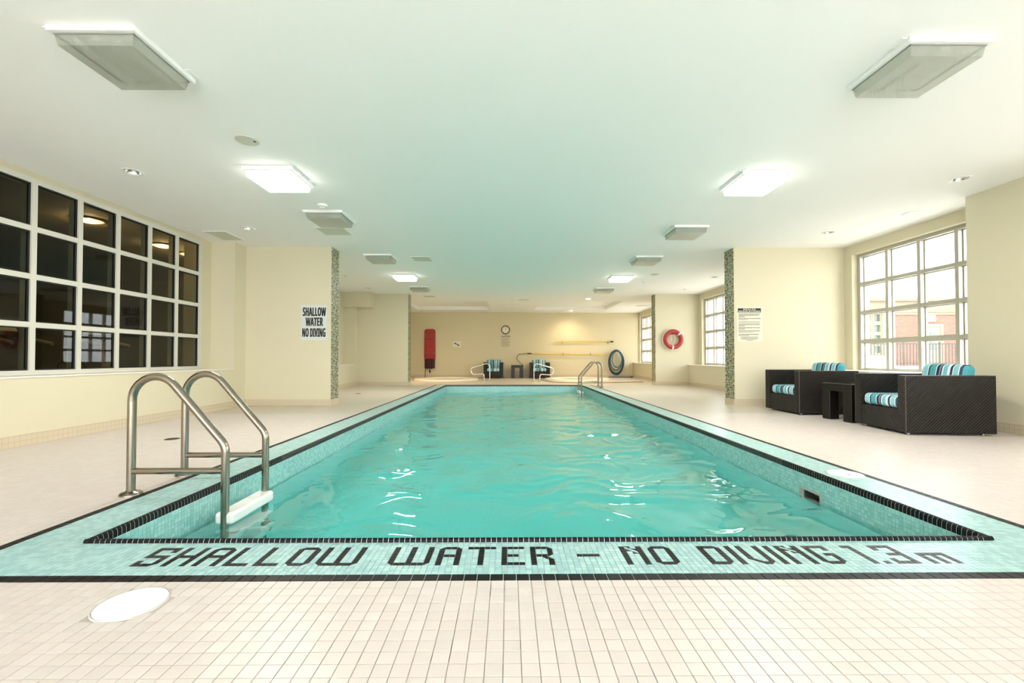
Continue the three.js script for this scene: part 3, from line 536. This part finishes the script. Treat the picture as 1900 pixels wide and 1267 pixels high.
// ---------------------------------------------------------------- signs and wall equipment
function signPanel(name, label, x0, x1, y0, y1, d, tex, back) {
  const g = thing(name, label, 'sign', [(x0 + x1) / 2, (y0 + y1) / 2, -d + 0.0005]), w = x1 - x0, h = y1 - y0;
  const e = new THREE.ExtrudeGeometry(roundedShape(w, h, 0.012), { depth: 0.005, bevelEnabled: false }); part('board', metreUV(e), std(back, 0.5), g);
  const f = new THREE.PlaneGeometry(w - 0.01, h - 0.01); f.translate(0, 0, 0.0058); part('print', f, std('#ffffff', 0.5, { map: tex }), g);
  return g;
}
function fitText(c, s, x, y, w, h, font = 'bold 100px sans-serif') { c.save(); c.font = font; const tw = c.measureText(s).width; c.translate(x, y); c.scale(w / tw, h / 73); c.textAlign = 'left'; c.textBaseline = 'alphabetic'; c.fillText(s, 0, 0); c.restore(); }
signPanel('no_diving_sign', 'white sign reading shallow water no diving in tall black capitals', -3.84, -3.355, 1.21, 1.86, FIN, canvasTex(512, 688, (c, w, h) => {
  c.fillStyle = '#d5d7d4'; c.fillRect(0, 0, w, h); c.fillStyle = '#0d0d10';
  for (const [s, x, y, ww, hh] of [['SHALLOW', 26, 214, 460, 172], ['WATER', 86, 412, 342, 170], ['NO DIVING', 14, 628, 470, 172]]) { fitText(c, s, x, y, ww, hh); fitText(c, s, x + 5, y, ww, hh); fitText(c, s, x + 9, y, ww, hh); }
  fitText(c, '■■ ■■ ■■', 190, 670, 118, 15);
}), '#d5d7d4');
signPanel('health_regulations_sign', 'white notice with black title bar reading health regulations', 4.25, 4.735, 1.19, 1.83, FIN, canvasTex(640, 844, (c, w, h) => {
  c.fillStyle = '#dcd7c2'; c.fillRect(0, 0, w, h); c.fillStyle = '#100f0e'; c.fillRect(28, 26, w - 56, 104);
  c.fillStyle = '#dcd7c2'; fitText(c, 'HEALTH', 160, 74, 320, 40); fitText(c, 'REGULATIONS', 42, 122, 556, 42);
  let s = 7; const r = () => (s = (s * 16807) % 2147483647) / 2147483647; c.fillStyle = '#3a3833';
  const line = (x, y, ww, hh) => { let q = x; while (q < x + ww) { const k = 14 + r() * 40; c.fillRect(q, y, Math.min(k, x + ww - q), hh); q += k + 7; } };
  for (const [y, ww, bold] of [[162, 540, 1], [194, 500, 1], [228, 160, 1], [274, 550, 1], [306, 230, 0], [358, 540, 0], [394, 540, 0], [426, 530, 1], [458, 160, 1], [504, 540, 1], [536, 160, 1], [584, 540, 1], [618, 370, 0], [672, 500, 1], [704, 260, 0]]) line(48, y, ww, bold ? 15 : 10);
  for (const [y, x, ww] of [[738, 110, 420], [766, 90, 460], [794, 110, 400], [820, 250, 150]]) line(x, y, ww, 11);
}), '#dcd7c2');
// far wall
const FW = FARD;
signPanel('caution_sign', 'pale notice headed caution below the wall clock', -0.36, 0.1, 1.36, 1.93, FW, canvasTex(384, 476, (c, w, h) => {
  c.fillStyle = '#dccfae'; c.fillRect(0, 0, w, h); c.fillStyle = '#2a241d'; fitText(c, 'CAUTION', 18, 92, w - 36, 72);
  c.fillStyle = '#6d604b'; for (const [y, ww, t] of [[120, 330, 8], [150, 250, 8], [182, 330, 14], [214, 330, 8], [244, 300, 8], [276, 330, 16], [310, 330, 10], [340, 250, 8], [372, 330, 14], [404, 330, 8], [436, 280, 10]]) { let q = 24; while (q < 24 + ww) { const k = 18 + ((q * 7 + y) % 31); c.fillRect(q, y, Math.min(k, 24 + ww - q), t); q += k + 6; } }
}), '#dccfae');
{
  const g = thing('wall_clock', 'round white wall clock with thick dark rim', 'clock', [-0.135, 2.155, -FW]);
  const put = q => { q.rotateX(Math.PI / 2); return q; };
  part('rim', put(lathe([[0.16, 0.0], [0.162, 0.04], [0.175, 0.05], [0.195, 0.042], [0.2, 0]], 40)), std('#3b3024', 0.4), g);
  const face = part('dial', put(lathe([[0, 0.02], [0.163, 0.02]], 40)), std('#efe6d2', 0.5), g);
  for (let k = 0; k < 12; k++) { const a = k * Math.PI / 6, b = bx(-0.006, 0.006, 0.115, 0.15, 0.02, 0.023); b.rotateZ(-a); part('hour_mark', b, M.black, face); }
  part('hour_hand', bx(-0.007, 0.007, -0.015, 0.085, 0.024, 0.027), M.black, g); const mh = bx(-0.005, 0.005, -0.02, 0.125, 0.028, 0.03); mh.rotateZ(-0.06); part('minute_hand', mh, M.black, g);
}
{
  const g = thing('rescue_board', 'tall red rescue board with dark straps hanging on the beige wall', 'rescue board', [-3.565, 0, -FW]);
  const s = new THREE.Shape(); s.moveTo(-0.2, 0.5); s.lineTo(-0.245, 0.95); s.lineTo(-0.235, 2.08); s.quadraticCurveTo(-0.225, 2.18, -0.13, 2.18); s.lineTo(0.13, 2.18); s.quadraticCurveTo(0.225, 2.18, 0.235, 2.08); s.lineTo(0.245, 0.95); s.lineTo(0.2, 0.5); s.quadraticCurveTo(0.15, 0.45, 0, 0.45); s.quadraticCurveTo(-0.15, 0.45, -0.2, 0.5);
  const hole = (x, y, w, h) => { const p = new THREE.Path(); p.absellipse(x, y, w, h, 0, Math.PI * 2, true); s.holes.push(p); };
  for (const x of [-0.195, 0.195]) for (const y of [1.1, 1.4, 1.7, 1.95]) hole(x * 0.97, y, 0.018, 0.055);
  const e = new THREE.ExtrudeGeometry(s, { depth: 0.045, bevelEnabled: true, bevelSize: 0.012, bevelThickness: 0.012, bevelSegments: 2, curveSegments: 8 }); e.translate(0, 0, 0.02);
  const red = std('#a5231c', 0.4); part('board', metreUV(e), red, g);
  for (const y of [0.98, 1.36, 1.74]) part('cross_rib', rb(0.44, 0.02, 0.02, 0.006, 0, y, 0.078), std('#8e1d18', 0.4), g);
  part('head_block', rb(0.46, 0.42, 0.12, 0.04, 0.01, 0.62, 0.12, 3), std('#46141b', 0.7), g);
  for (const x of [-0.09, 0.11]) part('strap', rb(0.05, 0.46, 0.012, 0.004, x, 0.62, 0.184), std('#2d1218', 0.8), g);
  part('hanging_strap', [rb(0.03, 0.24, 0.012, 0.004, 0.0, 0.33, 0.09), rb(0.03, 0.1, 0.012, 0.004, 0.03, 0.26, 0.09)], std('#33161a', 0.8), g);
  part('stand_leg', rod([-0.2, 0, 0.08], [-0.2, 0.5, 0.06], 0.014, 8), std('#5d2a22', 0.5), g);
}
{
  const g = thing('emergency_phone', 'small white wall phone plate with dark handset', 'phone', [-2.345, 1.5, -FW]);
  part('plate', rb(0.38, 0.26, 0.03, 0.008, 0, 0, 0.015), std('#f0e9d6', 0.5), g);
  const hs = [rb(0.19, 0.035, 0.03, 0.012, 0, 0, 0.05), rb(0.06, 0.06, 0.045, 0.014, -0.09, -0.005, 0.045), rb(0.06, 0.06, 0.045, 0.014, 0.09, -0.005, 0.045)]; hs.forEach(q => q.rotateZ(-0.5)); part('handset', hs, std('#3a3026', 0.5), g);
}
function pole(name, label, x0, x1, y, brackets, tip) {
  const g = thing(name, label, 'pole', [0, y, -FW + 0.07]);
  part('shaft', rod([x0, 0, 0], [x1, tip ? 0 : -0.07, 0], 0.022, 10), std('#e0bf52', 0.45), g);
  for (const x of brackets) part('bracket', [bx(x - 0.008, x + 0.008, -0.1, 0.04, -0.068, -0.055), bx(x - 0.008, x + 0.008, -0.045, -0.03, -0.06, 0.035), bx(x - 0.008, x + 0.008, -0.045, 0.0, 0.025, 0.035)], std('#6a5a3a', 0.5), g);
  return g;
}
{
  const a = pole('telescopic_pole', 'straight yellow telescopic pole high on brackets', 2.15, 4.62, 1.62, [2.45, 4.52], true);
  part('grip', rod([4.62, 0, 0], [4.76, 0, 0], 0.03, 10), M.black, a); part('inner_shaft', rod([1.95, 0, 0], [2.15, 0, 0], 0.012, 8), std('#e8d9a0', 0.4), a);
  const b = pole('shepherd_crook', 'long yellow rescue pole with curved crook, on lower brackets', 0.95, 4.5, 1.08, [2.48, 3.72], false);
  part('ferrule', rod([0.85, 0.0, 0], [1.05, 0, 0], 0.028, 10), M.black, b);
  part('crook', tube(fillet([[0.87, 0, 0], [0.45, -0.03, 0], [0.36, -0.25, 0.02], [0.66, -0.54, 0.04]], [0.14, 0.16]), 0.016, 50, 8), std('#8a7346', 0.35, { metalness: 0.5 }), b);
}
{
  const g = thing('vacuum_hose', 'coiled dark teal pool hose hanging on the beige end wall', 'hose', [4.86, 0, -FW + 0.1]);
  const spec = [[0.3, 0.5, 0.7, 0.02, 0], [0.325, 0.535, 0.67, -0.01, 0.045], [0.31, 0.56, 0.68, 0.01, 0.09], [0.335, 0.52, 0.7, 0.0, 0.13], [0.26, 0.44, 0.76, -0.01, 0.1], [0.22, 0.36, 0.82, 0.02, 0.14]];
  const cols = ['#234b52', '#1c3a42', '#2b565c', '#1f434b', '#28515a', '#356a72'];
  spec.forEach(([a, b, y, x, z], i) => { const pts = []; for (let k = 0; k <= 48; k++) { const t = k / 48 * Math.PI * 2; pts.push([x + a * Math.sin(t), y + b * Math.cos(t), z + 0.012 * Math.sin(3 * t + i)]); } part('loop', tube(pts, 0.024, 72, 8), std(cols[i], 0.45), g); });
  part('hook', [bx(-0.02, 0.02, 1.12, 1.24, -0.098, -0.09), bx(-0.02, 0.02, 1.17, 1.185, -0.09, 0.18), bx(-0.02, 0.02, 1.185, 1.22, 0.17, 0.18)], M.steel, g);
  const t = thing('hose_tail', 'grey hose end lying on the floor by the end wall', 'hose', [0, 0, -FW + 0.25]);
  part('tube', tube(fillet([[4.5, 0.025, 0.05], [5.0, 0.025, -0.05], [5.5, 0.025, 0.03]], [0.6]), 0.024, 40, 8), std('#5c6266', 0.5), t);
  part('coupling', rod([5.48, 0.026, 0.026], [5.58, 0.026, 0.045], 0.028, 10), M.darkMetal, t);
  const c = thing('floor_cable', 'thin dark line of hose curving across the floor behind the pool', 'hose', [0, 0, 0]);
  part('tube', tube(fillet([[1.1, 0.012, -18.9], [1.6, 0.012, -15.6], [2.9, 0.012, -15.2], [4.9, 0.012, -16.0]], [1.0, 0.8]), 0.011, 80, 6), std('#6f6142', 0.6), c);
}
{
  const g = thing('life_ring', 'red life ring with white rope on the cream fin wall', 'life ring', [5.29, 1.475, -FIN2 + 0.07]);
  const t = new THREE.TorusGeometry(0.255, 0.068, 14, 56); part('ring', t, std('#a8312a', 0.5), g);
  for (const a of [0.75, -1.65, 2.4, -2.4]) { if (a === 2.4 || a === -2.4) continue; const b = new THREE.TorusGeometry(0.255, 0.0705, 14, 6, 0.2); b.rotateZ(a - 0.1); part('band', b, std('#f0ece2', 0.6), g); }
  const pts = []; for (let k = 0; k <= 96; k++) { const t2 = k / 96 * Math.PI * 2, w = 0.326 + 0.02 * Math.abs(Math.sin(2 * t2)); pts.push([w * Math.cos(t2 + 0.75), w * Math.sin(t2 + 0.75), 0.02]); } part('grab_line', tube(pts, 0.007, 150, 6), std('#efe9dc', 0.7), g);
  part('hook', [bx(-0.012, 0.012, 0.15, 0.2, -0.07, -0.06), bx(-0.012, 0.012, 0.165, 0.18, -0.07, 0.06)], M.steel, g);
  part('coiled_rope', [0, 1, 2].map(i => { const q = []; for (let k = 0; k <= 30; k++) { const a = k / 30 * Math.PI * 2; q.push([(0.09 - i * 0.015) * Math.cos(a), 0.03 - i * 0.01 + (0.13 - i * 0.01) * Math.sin(a), -0.045 + 0.012 * i]); } return tube(q, 0.007, 40, 6); }), std('#ead9cf', 0.7), g);
}

// ---------------------------------------------------------------- gym behind the dark window
{
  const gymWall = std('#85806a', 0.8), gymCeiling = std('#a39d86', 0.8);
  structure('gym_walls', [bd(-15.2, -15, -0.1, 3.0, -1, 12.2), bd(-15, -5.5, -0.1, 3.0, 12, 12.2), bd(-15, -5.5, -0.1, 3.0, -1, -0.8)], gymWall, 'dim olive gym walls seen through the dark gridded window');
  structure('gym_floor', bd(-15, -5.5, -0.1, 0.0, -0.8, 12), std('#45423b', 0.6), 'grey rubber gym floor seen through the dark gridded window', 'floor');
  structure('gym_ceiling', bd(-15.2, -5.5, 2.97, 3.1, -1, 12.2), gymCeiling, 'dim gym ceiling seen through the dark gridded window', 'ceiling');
  for (const [x, d, t] of [[-6.33, 6.66, 'first'], [-6.4, 8.16, 'second'], [-6.4, 8.85, 'third']]) {
    const g = thing('gym_downlight', 'warm glowing gym ceiling lamp behind the dark window, ' + t + ' in the row', 'downlight', [x, 2.97, -d], 0, 'gym ceiling lamps');
    part('trim', lathe([[0.16, 0], [0.16, -0.02], [0.19, -0.02], [0.2, 0]], 24), std('#8a7a58', 0.4), g);
    part('lamp_lens', lathe([[0, -0.05], [0.1, -0.04], [0.16, -0.015]], 24), std('#ffe2b0', 0.5, { emissive: new THREE.Color(1, 0.62, 0.25), emissiveIntensity: 5 }), g);
    const l = new THREE.PointLight(new THREE.Color(1, 0.65, 0.3), 0.7); l.position.set(0, -0.08, 0); l.castShadow = true; g.add(l);
  }
  function treadmill(x, d, label) {
    const g = thing('treadmill', label, 'treadmill', [x, 0, -d], 0.1, 'treadmills in the gym'), pale = std('#b9b7ab', 0.4), bl = std('#1a1a1c', 0.4);
    part('deck', rb(1.7, 0.14, 0.72, 0.03, 0, 0.12, 0), bl, g); part('belt', rb(1.45, 0.01, 0.46, 0.003, 0.05, 0.195, 0), std('#2c2c2e', 0.7), g);
    for (const z of [-0.34, 0.34]) { part('upright', tube(fillet([[-0.62, 0.18, z], [-0.72, 1.25, z], [-0.2, 1.12, z]], [0.12]), 0.03, 40, 8), pale, g); }
    part('motor_cover', rb(0.42, 0.16, 0.66, 0.05, -0.68, 0.26, 0, 3), pale, g); const c = rb(0.08, 0.36, 0.74, 0.03, 0, 0, 0); c.rotateZ(0.4); c.translate(-0.7, 1.4, 0); part('console', c, bl, g);
    part('screen', (() => { const q = bx(0.041, 0.046, -0.1, 0.1, -0.2, 0.2); q.rotateZ(0.4); q.translate(-0.7, 1.4, 0); return q; })(), std('#cfe0e2', 0.3), g);
  }
  treadmill(-7.4, 8.6, 'pale and black treadmill in the gym under the warm lamps'); treadmill(-7.6, 7.3, 'pale and black treadmill in the gym nearer the lettering end');
}

// ---------------------------------------------------------------- courtyard outside the daylight windows
{
  const paving = std('#d3cfc6', 0.8);
  structure('ground', bd(6.76, 60, 0.2, 0.36, -30, 60), paving, 'pale paved courtyard ground outside the windows', 'ground');
  const brick = std('#ffffff', 0.85, { map: dataTex(256, (u, v, i, j) => { const r = Math.floor(v * 16), x = u * 8 + (r % 2) * 0.5, g = (v * 16) % 1 < 0.14 || x % 1 < 0.06; const k = n2(Math.floor(x) % 8 * 3.1, r * 2.7) * 0.05; return g ? [0.44, 0.37, 0.32] : [0.43 + k, 0.29 + k, 0.235 + k]; }, true, 1 / 1.2) });
  const stone = std('#6e6350', 0.7), frame = std('#827c60', 0.6), dark = phy('#4c5a50', 0.1);
  const b = thing('courtyard_building', 'low brick building with tan cornice across the courtyard', 'building', [0, 0, -26]);
  part('brick_wall', bx(22.6, 36, 0.3, 3.6, -4, 0), brick, b);
  part('cornice', [bx(20.6, 36, 3.6, 4.25, -4, 0.1), bx(20.5, 36, 4.25, 4.45, -4, 0.25), bx(22.6, 36, 3.45, 3.6, -4, 0.06)], stone, b);
  part('corner_pier', [bx(20.6, 21.15, 0.3, 3.6, -4, 0.02), bx(22.35, 22.6, 0.3, 3.6, -4, 0.04)], std('#9c968a', 0.7), b);
  part('back_wall', bx(21.15, 22.35, 0.3, 3.6, -4, -0.3), stone, b);
  for (let r = 0; r < 5; r++) for (let c = 0; c < 2; c++) { const x = 21.2 + c * 0.58, y = 0.45 + r * 0.63; const w = part('window_frame', [bx(x, x + 0.56, y, y + 0.1, -0.3, -0.1), bx(x, x + 0.56, y + 0.52, y + 0.62, -0.3, -0.1), bx(x, x + 0.09, y + 0.1, y + 0.52, -0.3, -0.1), bx(x + 0.47, x + 0.56, y + 0.1, y + 0.52, -0.3, -0.1)], frame, b); part('pane', bx(x + 0.09, x + 0.47, y + 0.1, y + 0.52, -0.24, -0.22), dark, w); }
  const d = part('door', bx(24.95, 25.7, 0.36, 2.75, 0, 0.06), std('#7d765c', 0.6), b); part('pane', bx(25.08, 25.45, 1.35, 2.45, 0.06, 0.075), dark, d); part('door_frame', [bx(24.8, 24.95, 0.36, 2.9, 0, 0.1), bx(25.7, 25.85, 0.36, 2.9, 0, 0.1), bx(24.95, 25.7, 2.75, 2.9, 0, 0.1)], frame, b);
  part('sign_board', bx(24.7, 25.4, 3.05, 3.42, 0, 0.08), M.white, b);
  const f = thing('metal_fence', 'black metal picket fence across the courtyard', 'fence', [0, 0, -20]);
  for (const [y, t] of [[1.5, 0.05], [0.62, 0.04]]) part('rail', bx(16.4, 23, y, y + t, -0.02, 0.02), M.darkMetal, f);
  for (let k = 0; k < 44; k++) { const x = 16.45 + k * 0.15; part(k % 11 === 0 ? 'post' : 'picket', bx(x - (k % 11 ? 0.012 : 0.035), x + (k % 11 ? 0.012 : 0.035), 0.36, k % 11 ? 1.53 : 1.62, -0.014, 0.014), M.darkMetal, f); }
  const u = thing('utility_box', 'white square utility box on the courtyard paving', 'utility box', [12.75, 0.36, -15]);
  part('cabinet', rb(0.66, 0.58, 0.5, 0.02, 0, 0.31, 0), M.white, u); part('plinth', bx(-0.36, 0.36, 0, 0.05, -0.28, 0.28), std('#b9b5aa', 0.8), u); for (let k = 0; k < 5; k++) part('louvre', bx(-0.24, 0.24, 0.12 + k * 0.08, 0.14 + k * 0.08, 0.25, 0.26), M.grayPlastic, u);
  const lw = thing('garden_wall', 'low pale stone wall before the black fence', 'wall', [0, 0, -17.5]);
  part('wall', bx(14.2, 22, 0.36, 0.5, -0.15, 0.15), std('#e9e4da', 0.8), lw); part('coping_stone', bx(14.15, 22.05, 0.5, 0.55, -0.19, 0.19), std('#f0ece4', 0.7), lw);
}

renderer.render(scene, camera);
